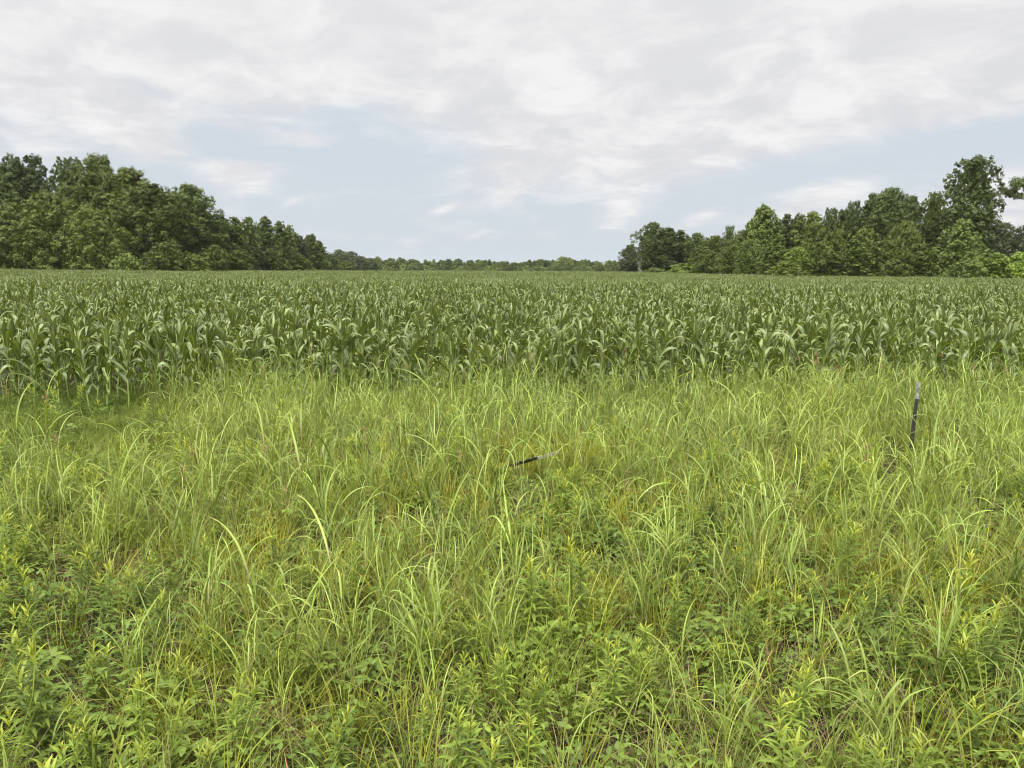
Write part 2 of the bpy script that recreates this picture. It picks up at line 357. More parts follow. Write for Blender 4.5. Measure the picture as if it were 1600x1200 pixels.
# ------------------------------------------------------------------ corn
ROW, CORN_Y0 = 0.76, 12.7
def corn_geo(fol, stk, ox=0, oy=0, seg=9, lod=False, H=None):
    H = H or rng.uniform(.90, 1.16)             # height of the stalk up to the whorl
    az0 = rng.uniform(0, math.pi)
    nl = rng.integers(10, 13)
    z = np.linspace(.20, 1, nl) ** .9 * H
    az = az0 + np.arange(nl) * math.pi + rng.normal(0, .28, nl)
    k = np.arange(nl) / (nl - 1)
    L = np.interp(k, [0, .35, .75, 1], [.28, .44, .46, .35]) * rng.uniform(.8, 1.15, nl)
    W = np.interp(k, [0, .35, .75, 1], [.050, .083, .095, .068]) * rng.uniform(.9, 1.15, nl)
    e0 = np.interp(k, [0, .4, .8, 1], [.85, 1.10, 1.28, 1.45]) + rng.normal(0, .13, nl)
    bend = np.interp(k, [0, .4, .8, 1], [1.5, 1.9, 1.8, .9]) * rng.uniform(.3, 1.3, nl)
    kink = (rng.uniform(.45, .8, nl), (rng.random(nl) < .35) * rng.uniform(.4, 1.2, nl))
    lean = rng.normal(0, .05, 2)
    base = np.stack([ox + lean[0] * z, oy + lean[1] * z, z], -1)
    ribbons(fol, base, az, L, W, e0, bend, seg=seg if not lod else 5, power=2.1, fold=.30 if not lod else .25, twist=rng.normal(0, .7, nl), kink=kink, wave=.12 if not lod else 0, yaw=rng.normal(0, .25, nl))
    # the rolled whorl of young leaves
    nw = 3
    ribbons(fol, np.repeat([[ox + lean[0] * H, oy + lean[1] * H, H * .93]], nw, 0), rng.uniform(0, 6.28, nw), rng.uniform(.28, .42, nw), rng.uniform(.035, .06, nw),
            rng.uniform(1.35, 1.55, nw), rng.uniform(.2, .8, nw), seg=5, fold=.5)
    if stk is not None:
        zz = np.linspace(-.03, H, 9)
        tube(stk, np.stack([ox + lean[0] * zz, oy + lean[1] * zz, zz], -1), np.interp(zz, [0, H], [.0155, .009]), 7)
        for q in z[:5]:                         # joints of the stalk
            tube(stk, [(ox + lean[0] * q, oy + lean[1] * q, q - .006), (ox + lean[0] * q, oy + lean[1] * q, q), (ox + lean[0] * q, oy + lean[1] * q, q + .006)], [.012, .0185, .012], 7)

UN = bpy.data.collections.new('growth_forms')   # never linked to the scene: only meshes for the repeats
def form(mb, name, mats):
    o = mb.obj(name, mats, link=False); UN.objects.link(o); return o

corn_meshes = []
for k in range(14):
    f, s = MB(), MB(); corn_geo(f, s)
    corn_meshes.append((f.mesh('corn_foliage', M['corn']), s.mesh('corn_stalk', M['corn_stalk'])))
corn_forms = []
for k in range(14):
    f = MB(); corn_geo(f, f); corn_forms.append(form(f, 'corn_form', M['corn']))
PW, PL = 4 * ROW, 3.2                            # a block of four rows, 3.2 m long
patch_forms = []
for k in range(5):
    f = MB()
    for r in range(4):
        for q in range(18):
            if rng.random() < .08: continue
            corn_geo(f, None, (q + .5) * PL / 18 - PL / 2 + rng.normal(0, .04), (r + .5) * ROW - PW / 2 + rng.normal(0, .04), lod=True)
    patch_forms.append(form(f, 'corn_block_form', M['corn']))

def field_edge_left(y):  return np.interp(y, [0, 120, 135, 170, 260, 330, 500], [-140, -112, -98, -70, -68, -80, -105])
def field_edge_right(y): return np.interp(y, [0, 95, 112, 130, 185, 200, 500], [110, 90, 74, 52, 26, 30, 80])
pts, first = [], []
y = CORN_Y0; r = 0
while y < 46:
    hw = y * .70 + 3.0
    sp = .36 if r == 0 else (.20 if r < 3 else .175)
    xs = np.arange(-hw, hw, sp); xs = xs + rng.normal(0, sp * .22, len(xs))
    ys = y + rng.normal(0, .05, len(xs)) + .12 * np.sin(xs * .25) + 0.012 * xs
    keep = rng.random(len(xs)) > (.12 if r < 2 else .04)
    xs, ys = xs[keep], ys[keep]
    vis = np.abs(xs) < ys * .665
    for a, b, v in zip(xs, ys, vis): (first if (v and r < 4) else pts).append((a, b))
    y += ROW; r += 1
last_y = y
first.sort(key=lambda p: p[1] + 0.02 * abs(p[0]))
pts += first[300:]; first = first[:300]
pts = np.array(pts); z = ground_z(pts[:, 0], pts[:, 1])
n = len(pts)
co = scatter('corn_crop', corn_forms, np.column_stack([pts, z]), rng.uniform(0, 6.28, n), rng.normal(1, .10, n).clip(.75, 1.2), tilt=(rng.normal(0, .04, n), rng.normal(0, .04, n)))
tag(co, 'dense rows of green corn filling the field behind its front rows', 'corn')
pp = []
y = last_y - ROW / 2 + PW / 2
while y < 485:
    a = max(-y * .75 - 6, float(field_edge_left(y))); b = min(y * .75 + 6, float(field_edge_right(y)))
    xs = np.arange(a, b, PL); xs = xs + rng.uniform(0, PL)
    pp += [(x, y) for x in xs]
    y += PW * (1 if y < 200 else 1.25)
pp = np.array(pp); n = len(pp)
gz = ground_z(pp[:, 0], pp[:, 1])
co = scatter('corn_field', patch_forms, np.column_stack([pp, gz]), (rng.random(n) < .5) * math.pi, np.column_stack([np.ones(n), np.ones(n), 1 + .07 * wob(pp[:, 0], pp[:, 1], .15) + rng.normal(0, .03, n)]))
tag(co, 'distant rows of green corn running back to the trees', 'corn')

CG = 'corn plants in the front rows of the field'
for i, (x, y) in enumerate(first):
    fm, sm = corn_meshes[rng.integers(0, len(corn_meshes))]
    e = bpy.data.objects.new('corn_plant', None); COL.objects.link(e); e.empty_display_size = .1
    e.location = (x, y, float(ground_z(x, y))); s = float(np.clip(rng.normal(1, .10), .75, 1.2))
    e.scale = (s, s, s); e.rotation_euler = (rng.normal(0, .04), rng.normal(0, .04), rng.uniform(0, 6.28))
    a = bpy.data.objects.new('foliage', fm); b = bpy.data.objects.new('stalk', sm)
    for q in (a, b): COL.objects.link(q); q.parent = e
    lab = 'green corn plant with bare pale stalk beside the short grass' if (x < -5.6 and y < CORN_Y0 + .5) else 'green leafy corn plant in the front rows behind the tall grass'
    if x < -5.6 and y >= CORN_Y0 + .5: lab = 'green leafy corn plant behind the bare stalks near the short grass'
    tag(e, lab, 'corn plant', CG)

# ------------------------------------------------------------------ verge growth: forms
def johnson(nc, hmin, hmax, wmul=1.0, mat='broad', seed=False):
    mb = MB()
    for c in range(nc):
        h = rng.uniform(hmin, hmax); az = rng.uniform(0, 6.28); ln = rng.uniform(.03, .30)
        bx, by = rng.normal(0, .05, 2)
        zz = np.linspace(0, h, 7); off = ln * (zz / h) ** 1.6 * h
        stem = np.column_stack([bx + np.cos(az) * off, by + np.sin(az) * off, zz])
        tube(mb, stem, np.linspace(.0032, .0014, 7), 4)
        nl = rng.integers(4, 7); k = np.sort(rng.uniform(.12, 1, nl)); k[-1] = 1
        base = np.column_stack([np.interp(k * h, zz, stem[:, j]) for j in range(3)])
        a = az + rng.uniform(0, 6.28) + np.arange(nl) * math.pi + rng.normal(0, .5, nl)
        kink = (rng.uniform(.35, .7, nl), (rng.random(nl) < .25) * rng.uniform(.3, 1.2, nl))
        ribbons(mb, base, a, rng.uniform(.28, .58, nl) * (.7 + .5 * h), rng.uniform(.006, .016, nl) * wmul, rng.uniform(1.15, 1.53, nl), rng.uniform(.3, 2.2, nl), seg=11, power=1.5, fold=.35, twist=rng.normal(0, .8, nl), kink=kink, yaw=rng.normal(0, .35, nl))
        if seed:
            for q in range(16):
                t_ = rng.uniform(0, .16); a2 = rng.uniform(0, 6.28)
                p0 = stem[-1] + [0, 0, t_]; p1 = p0 + np.array([math.cos(a2) * .05, math.sin(a2) * .05, .03]) * rng.uniform(.4, 1)
                tube(mb, [p0, (p0 + p1) / 2, p1], [.001, .0028, .0012], 4, mat=1)
            tube(mb, [stem[-1], stem[-1] + [0, 0, .08], stem[-1] + [0, 0, .17]], [.0014, .001, .0006], 4)
    return form(mb, 'grass_form', [M[mat], M['seed']])
def tuft(n, l0, l1, w0, w1, e0, e1, b0, b1, spread, mat, seg=5):
    mb = MB(); a = rng.uniform(0, 6.28, n); r = spread * np.sqrt(rng.random(n)); a2 = a + rng.normal(0, 1.0, n)
    ribbons(mb, np.column_stack([r * np.cos(a2), r * np.sin(a2), rng.uniform(-.01, .03, n)]), a, rng.uniform(l0, l1, n), rng.uniform(w0, w1, n), rng.uniform(e0, e1, n), rng.uniform(b0, b1, n), seg=seg, twist=rng.normal(0, .7, n), yaw=rng.normal(0, .3, n))
    return form(mb, 'tuft_form', M[mat])
def leaflets(mb, base, az, e, L, W, mat=0, bend=.6, fold=.18):
    """ovate leaves: short wide ribbons"""
    ribbons(mb, base, az, L, W, e, np.full(len(az), bend), seg=5, power=1.2, fold=fold, mat=mat, blunt=-1.2)
def goldenrod_mesh(h, dens=1.0, top=True):
    fol, st = MB(), MB()
    nst = rng.integers(1, 4)
    for s in range(nst):
        hh = h * rng.uniform(.75, 1.0); az = rng.uniform(0, 6.28); ln = rng.uniform(.0, .18); bx, by = rng.normal(0, .03, 2) * (nst > 1)
        zz = np.linspace(-.01, hh, 6); off = ln * (np.clip(zz, 0, 9) / hh) ** 1.5 * hh
        stem = np.column_stack([bx + np.cos(az) * off, by + np.sin(az) * off, zz])
        tube(st, stem, np.linspace(.0035, .0018, 6), 5)
        n = int(34 * dens * hh / .6) + 8; k = np.linspace(.15, 1, n) ** .85
        base = np.column_stack([np.interp(k * hh, zz, stem[:, j]) for j in range(3)])
        a = np.arange(n) * 2.4 + rng.normal(0, .2, n)
        L = np.interp(k, [0, .5, .9, 1], [.07, .105, .08, .045]) * rng.uniform(.85, 1.2, n)
        e = np.interp(k, [0, .7, 1], [.1, .55, 1.2]) + rng.normal(0, .12, n)
        cut = k < .86
        for msk, mt in ((cut, 0), (~cut, 1 if top else 0)):
            if msk.any(): ribbons(fol, base[msk], a[msk], L[msk], L[msk] * .19, e[msk], rng.uniform(.4, 1.1, msk.sum()), seg=4, fold=.25, mat=mt)
    return fol.mesh('weed_foliage', [M['weed'], M['weed_top']]), st.mesh('weed_stem', M['weed'])
def herb_mesh(n, h, L, mat='herb'):
    """trailing plant with leaves in threes"""
    fol, st = MB(), MB()
    for q in range(n):
        az = rng.uniform(0, 6.28); r = rng.uniform(.02, .16); z1 = h * rng.uniform(.4, 1)
        tip = np.array([math.cos(az) * r, math.sin(az) * r, z1])
        tube(st, [(0, 0, 0), tip * [.45, .45, .7], tip], [.0018, .0014, .001], 4)
        l = L * rng.uniform(.7, 1.2); a3 = az + np.array([0, 1.35, -1.35]) + rng.normal(0, .15, 3)
        leaflets(fol, np.repeat([tip], 3, 0), a3, rng.uniform(-.1, .6) + rng.normal(0, .12, 3), np.array([1.15, 1, 1]) * l, np.array([.62, .58, .58]) * l)
    return fol.mesh('herb_foliage', [M[mat], M['weed_top']]), st.mesh('herb_stem', M['weed'])

jb = [johnson(rng.integers(2, 5), .42, .80, .85) for _ in range(10)] + [johnson(3, .6, .9, 1.15) for _ in range(2)]
jt = [johnson(rng.integers(3, 6), .62, .98) for _ in range(8)] + [johnson(3, .85, 1.15, seed=False)] + [johnson(2, .8, 1.05, 1.5)]
js = [johnson(1, .85, 1.25, .7, seed=True) for _ in range(3)]
th = [tuft(24, .28, .66, .003, .008, 1.1, 1.52, .2, 1.4, .07, 'thin', 6) for _ in range(6)]
th2 = [tuft(26, .30, .68, .003, .007, 1.15, 1.52, .15, 1.0, .06, 'yellow', 6) for _ in range(4)]
fill = [tuft(34, .12, .34, .004, .009, .7, 1.4, .5, 1.9, .10, 'turf', 5) for _ in range(5)]
dead = [tuft(30, .15, .45, .002, .005, .0, 1.1, .2, 1.6, .10, 'dead', 5) for _ in range(4)]
redf = [tuft(3, .15, .35, .004, .008, .6, 1.3, .4, 1.6, .03, 'red', 6) for _ in range(3)]
turf = [tuft(46, .08, rng.uniform(.2, .38), .003, .006, .5, 1.45, .4, 2.0, .12, 'turf', 5) for _ in range(7)]

def region(density, y0=1.7, y1=CORN_Y0 + .6, margin=2.8, prob=None, clear=True):
    hwm = y1 * .68 + margin
    n = int(density * 2 * hwm * (y1 - y0)); x = rng.uniform(-hwm, hwm, n); y = rng.uniform(y0, y1, n)
    k = np.abs(x) < y * .68 + margin
    if clear: k &= ~((y > 7.6) & (y < 9.5) & (np.abs(x - y * .5265) < np.where(y > 8.3, .27, .15))) & ~((y > 7.0) & (y < 8.35) & (x > -.06 * y / 8.3) & (x < .55 * y / 8.3))
    if prob is not None: k &= rng.random(n) < prob(x, y)
    x, y = x[k], y[k]
    return x, y
def mown(x, y):   # the strip of short grass at the left edge, before the corn
    ex = -4.0 - .5 * (y - 10) + .35 * np.sin(y * 2.3)
    return smooth((ex - x) / .8) * smooth((y - 7.4 + .25 * wob(x, y, 1.5)) / .9)
def band(x, y):   # the tall stand in front of the corn
    edge = 8.6 - .9 * smooth((x - 1.5) / 3.5) + .5 * wob(x, y, .9) + 1.0 * np.exp(-((x - .3) / 1.4) ** 2)
    return smooth((y - edge) / 1.0) * (1 - mown(x, y))
def thin_zone(x, y): return .35 + .65 * smooth((wob(x, y, .8, 5) + .25) / .5)
def weed_zone(x, y): return smooth((wob(x, y, .75, 1) + .05 + .30 * smooth((x + .5) / 3) - .05) / .5)
def put(name, forms, xy, s0=.85, s1=1.15, label=None, cat='grass', tl=.10, hmul=None):
    x, y = xy; n = len(x); s = rng.uniform(s0, s1, n)
    if hmul is not None: s = s * hmul(x, y)
    o = scatter(name, forms, np.column_stack([x, y, ground_z(x, y) - .005]), rng.uniform(0, 6.28, n), s, tilt=(rng.normal(0, tl, n), rng.normal(0, tl, n)))
    return tag(o, label, cat)
nm = lambda x, y: 1 - mown(x, y)
put('tall_grass', jt, region(19, 7.2, CORN_Y0 + .9, prob=lambda x, y: band(x, y)), .60, .86, 'tall bright green arching grass standing in front of the corn', hmul=lambda x, y: .82 + .24 * wob(x, y, 1.3, 7) + .16 * smooth((x - 2) / 4))
put('tall_grass_tufts', jt, region(1.5, 10.2, CORN_Y0 + .7, prob=lambda x, y: band(x, y) * smooth((wob(x, y, 1.0, 9) + .4) / .5)), .88, 1.15, 'taller ragged grass tufts rising against the corn edge')
put('broad_blade_grass', jb, region(15, prob=lambda x, y: nm(x, y) * (1 - .75 * band(x, y)) * (.25 + .75 * smooth((wob(x, y, 1.1, 3) + .35) / .7))), .80, 1.15, 'loose broad bladed green grass across the foreground', hmul=lambda x, y: .68 + .32 * smooth((y - 3) / 4))
put('seeding_grass', js, region(.35, 4, CORN_Y0, prob=lambda x, y: nm(x, y)), .8, 1.0, 'thin grass stems with small seed heads')
put('thin_grass', th, region(22, prob=lambda x, y: nm(x, y) * (.15 + .85 * thin_zone(x, y)) * (1 - .8 * band(x, y)) * (1 - .45 * weed_zone(x, y))), .7, 1.15, 'fine yellowish green grass mixed through the foreground')
put('yellow_grass', th2, region(12, prob=lambda x, y: nm(x, y) * (.12 + .88 * np.exp(-((x - .1) / 2.2) ** 2 - ((y - 8.0) / 1.8) ** 2)) * (1 - .5 * band(x, y))), .6, 1.0, 'yellow green upright grass in the middle of the verge')
put('low_grass', fill, region(28, clear=False, prob=lambda x, y: nm(x, y) * (1 - .6 * weed_zone(x, y)) * (1 - .6 * band(x, y))), .7, 1.2, 'low green grass between the taller stems')
put('dead_grass', dead, region(17, clear=False, prob=lambda x, y: nm(x, y) * (1 - .6 * band(x, y))), .8, 1.3, 'dry tan grass lying under the green growth')
put('rust_red_grass', redf, region(1.3, prob=lambda x, y: nm(x, y) * (1 - .6 * band(x, y))), .8, 1.3, 'odd rust red grass blades among the green')
put('short_grass', turf, region(60, 6.8, CORN_Y0 + 1.2, prob=lambda x, y: mown(x, y)), .7, 1.3, 'short fine green grass strip at the left edge before the corn')
put('corn_floor_grass', fill, region(10, CORN_Y0, CORN_Y0 + 5, prob=lambda x, y: np.ones_like(x)), .7, 1.2, 'low green grass growing under the front corn rows')

gr_meshes = [goldenrod_mesh(rng.uniform(.34, .64), 1.1) for _ in range(10)]
hb_meshes = [herb_mesh(rng.integers(10, 17), rng.uniform(.12, .3), rng.uniform(.026, .045)) for _ in range(7)]
def joined(pair, mats):
    o = bpy.data.objects.new('weed_form', pair[0]); UN.objects.link(o); return o
gf = [joined(p, None) for p in gr_meshes]; hf = [joined(p, None) for p in hb_meshes]
put('herb_cover', hf, region(44, clear=False, prob=lambda x, y: (.1 + .9 * nm(x, y)) * (.5 + .4 * weed_zone(x, y)) * (1 - .6 * band(x, y))), .7, 1.3, 'broad leaved ground herbs under the grass', 'ground cover', .15)

# leafy weeds: the largest ones are plants of their own, the rest one mass
gx, gy = region(17, 2.4, CORN_Y0 - .6, prob=lambda x, y: (.15 + .85 * nm(x, y)) * (.42 + .40 * weed_zone(x, y)) * (1 - .7 * band(x, y)))
o_ = np.argsort(gy + .0 * gx); inside = (np.abs(gx) < gy * .66) & (gy > 3.0)
sel = [i for i in o_ if inside[i]][:230]; rest = np.setdiff1d(np.arange(len(gx)), sel)
put('leafy_weeds', gf, (gx[rest], gy[rest]), .7, 1.15, 'narrow leaved green weeds scattered farther back in the grass', 'weeds')
def plant(name, meshes, x, y, s, label, cat, group=None, rz=None, parts=('foliage', 'stem')):
    e = bpy.data.objects.new(name, None); COL.objects.link(e); e.empty_display_size = .1
    e.location = (x, y, float(ground_z(x, y))); e.scale = (s, s, s)
    e.rotation_euler = (rng.normal(0, .06), rng.normal(0, .06), rng.uniform(0, 6.28))
    for nm_, me in zip(parts, meshes):
        q = bpy.data.objects.new(nm_, me); COL.objects.link(q); q.parent = e
    return tag(e, label, cat, group)
for i in sel:
    plant('leafy_weed', gr_meshes[rng.integers(0, len(gr_meshes))], gx[i], gy[i], rng.uniform(.55, .95), 'upright weed with narrow leaves and paler tip in the foreground grass', 'weed', 'leafy weeds in the foreground')

# a few plants that stand out one by one
def gp(px, py, h=0.0):
    """ground point whose height h above ground shows at the photo pixel"""
    d = fw + CR * (px - 800) / FPX + CU * (600 - py) / FPX
    k = (CAM_H - h) / -d[2]; return d[0] * k, d[1] * k
for px, py, s, lab in [(833, 905, 1.15, 'pale tipped feathery weed left of the dark green weed near the centre'),
                       (905, 905, 1.2, 'dark green feathery weed beside the pale tipped one near the centre'),
                       (1110, 770, 1.0, 'bushy bright green weed below the dry brown patch'),
                       (1500, 930, 1.2, 'large leafy weed by the broad grass clump at the right edge'),
                       (1228, 650, 1.1, 'yellow green weed standing in the tall grass left of the dark post'),
                       (650, 665, 1.0, 'divided leaf weed in front of the tall grass left of centre'),
                       (1310, 860, 1.1, 'branching green weed in the dark hollow right of centre')]:
    x, y = gp(px, py, .5); plant('tall_weed', goldenrod_mesh(.62, 1.5), x, y, s, lab, 'weed')
for px, py, s, lab in [(735, 1125, .75, 'light green seedling with leaflets at the bottom centre'),
                       (1120, 985, 1.3, 'pale leafed sapling between grass blades right of centre'),
                       (1440, 1040, 1.2, 'pale broad leaf herb low on the right'),
                       (60, 1045, 1.2, 'leafy herb at the lower left edge of the frame'),
                       (430, 800, 1.2, 'spreading herb above the dark gap left of centre')]:
    x, y = gp(px, py, .3); plant('broadleaf_herb', herb_mesh(11, .32, .055, 'weed'), x, y, s, lab, 'herb')

# the yellow bunch of upright grass behind the fallen post
def bunch(n, l0, l1, mat, spread=.12):
    mb = MB(); a = rng.uniform(0, 6.28, n); r = spread * np.sqrt(rng.random(n))
    ribbons(mb, np.column_stack([r * np.cos(a), r * np.sin(a), np.zeros(n)]), a + rng.normal(0, .4, n), rng.uniform(l0, l1, n), rng.uniform(.005, .010, n), rng.uniform(1.1, 1.5, n), rng.uniform(.2, 1.4, n), seg=7, twist=rng.normal(0, .6, n))
    return mb
x, y = gp(905, 735, .1); b = bunch(190, .35, .78, 'yellow', .22).obj('grass_clump', M['yellow']); b.location = (x, y, float(ground_z(x, y)))
tag(b, 'dense yellow green bunch of fine grass right of the fallen post', 'grass clump')
for px, py, lab, nn_ in [(1585, 930, 'large clump of broad arching blades at the right edge', 9), (1480, 1010, 'arching broad grass clump over the dark hollow at lower right', 7), (1010, 940, 'broad bladed arching grass clump in the centre right foreground', 6), (325, 1010, 'upright wide bladed grass clump at lower left', 5), (675, 1010, 'wide bladed grass clump left of the bottom centre', 5), (1375, 1150, 'bright broad grass blades at the bottom right corner', 5)]:
    x, y = gp(px, py, .25); fo = johnson(nn_ + 3, .35, .62, .95); UN.objects.unlink(fo); COL.objects.link(fo); fo.name = 'grass_clump'
    fo.data.materials.clear(); fo.data.materials.append(M['broad']); fo.location = (x, y, float(ground_z(x, y))); tag(fo, lab, 'grass clump')

# small white flowers, countable sprigs
def flower_mesh():
    st, fl = MB(), MB(); h = rng.uniform(.3, .5)
    tube(st, [(0, 0, 0), (.01, 0, h * .5), (.03, .01, h)], [.0018, .0014, .001], 4)
    for q in range(6):
        a = rng.uniform(0, 6.28); p = np.array([.03 + math.cos(a) * .03, .01 + math.sin(a) * .03, h + rng.uniform(-.02, .03)])
        tube(st, [(.03, .01, h - .03), (p + [.03, .01, h - .03]) / 2, p], [.0008, .0008, .0006], 3)
        ribbons(fl, np.repeat([p], 6, 0), np.arange(6) * 1.05, np.full(6, .010), np.full(6, .006), np.full(6, .25), np.full(6, .2), seg=3)
    return fl.mesh('flower_petals', M['petal']), st.mesh('flower_stem', M['weed'])
fms = [flower_mesh() for _ in range(3)]
for px, py in [(972, 648), (1000, 700), (1010, 745), (1128, 712), (1150, 745), (1525, 790), (1540, 800), (355, 757), (1165, 800), (1100, 690), (985, 660)]:
    x, y = gp(px, py, .45); plant('white_flower', fms[rng.integers(0, 3)], x, y, .7, 'tiny white flower sprig among the green grass stems', 'flower', 'white flower sprigs in the verge', parts=('petals', 'stem'))
# brown seed heads against the corn on the right
def plume_mesh(h):
    st, hd = MB(), MB(); tube(st, [(0, 0, 0), (.02, 0, h * .5), (.05, 0, h)], [.005, .004, .002], 5)
    for q in range(46):
        t_ = rng.uniform(0, .24); a = rng.uniform(0, 6.28); l = .085 * (1 - t_ / .30) * rng.uniform(.4, 1)
        p0 = np.array([.05, 0, h - .16 + t_]); p1 = p0 + [math.cos(a) * l, math.sin(a) * l, l * .5]
        tube(hd, [p0, (p0 + p1) / 2, p1], [.0015, .0045, .002], 4)
    n = 7; k = np.linspace(.2, .85, n)
    ribbons(st, np.column_stack([.05 * k, 0 * k, k * h]), rng.uniform(0, 6.28, n), rng.uniform(.3, .5, n), rng.uniform(.012, .02, n), rng.uniform(1, 1.4, n), rng.uniform(1, 2, n), seg=7, fold=.3)
    return hd.mesh('plume_head', M['seed']), st.mesh('plume_stem', M['broad'])
for px, py, D, lab in [(1277, 552, 12.6, 'tall stem with brown seed plume, the higher of two'), (1307, 565, 12.4, 'slightly shorter brown seed plume beside the higher one')]:
    p = at(px, py, D); hh = p[2] - float(ground_z(p[0], D))
    e = plant('seed_plume', plume_mesh(hh - .08), p[0] - .05, D, 1.0, lab, 'seed plume', parts=('seed_head', 'stem')); e.rotation_euler = (0, 0, 0)

# ------------------------------------------------------------------ steel fence posts
def post_meshes(L, tipL, wide=1.5):
    """steel T-section post with studs along its face, painted tip"""
    def section(mb, z0, z1, k=1.0):
        wd, tk, dp = .019 * k, .0035 * k, .036 * k
        sec = [(-wd, 0), (wd, 0), (wd, tk), (tk * .7, tk + .001), (tk * .7, dp), (-tk * .7, dp), (-tk * .7, tk + .001), (-wd, tk)]
        sec = [(a * wide, (b - .012) * min(1, wide)) for a, b in sec]; n = len(sec)
        v = [(a, b, z) for z in (z0, z1) for a, b in sec]
        f = [(i, (i + 1) % n, (i + 1) % n + n, i + n) for i in range(n)]
        mb.add(v, f)
        for o in (0, n): mb.add([v[o + i] for i in (0, 1, 2, 7)] + [v[o + i] for i in (6, 3, 4, 5)], [(0, 1, 2, 3), (4, 5, 6, 7)])
    body, tip = MB(), MB()
    section(body, -.35, L - tipL); section(tip, L - tipL, L, 1.04)
    for z in np.arange(.05, L - tipL - .02, .055):      # studs
        for sx in (-1, 1):
            x0 = sx * .010; v = [(x0 + a * .006, b, z + c) for c in (-.010, .010) for a, b in ((-1, -.012), (1, -.012), (.6, -.021), (-.6, -.021))]
            body.add(v, [(0, 1, 2, 3), (4, 5, 6, 7), (0, 1, 5, 4), (1, 2, 6, 5), (2, 3, 7, 6), (3, 0, 4, 7)])
    return body, tip
def post(name, base, top, tipL, tipmat, label, spin, wide=1.3):
    base, top = Vector(base), Vector(top); L = (top - base).length
    b, t = post_meshes(L, tipL, wide)
    e = bpy.data.objects.new(name, None); COL.objects.link(e); e.location = base
    q = (top - base).normalized().to_track_quat('Z', 'Y') @ Matrix.Rotation(spin, 4, 'Z').to_quaternion()
    e.rotation_euler = q.to_euler()
    b.obj('post_shaft', M['t_dark'], e, shade=False); t.obj('painted_tip', tipmat, e, shade=False)
    tag(e, label, 'fence post')
top = at(1435, 597, 9.4); bot = at(1419, 735, 9.4)
post('fence_post', (bot[0], 9.4, float(ground_z(bot[0], 9.4))), top, .215, M['t_tip'], 'dark upright steel post with grey tip leaning right in tall grass', R(20))
a = at(800, 727, 8.3); b = at(873, 706, 8.1)
post('fence_post', a, b, .26, M['t_tip2'], 'fallen dark steel post with whitish end lying in the grass', R(160), .8)

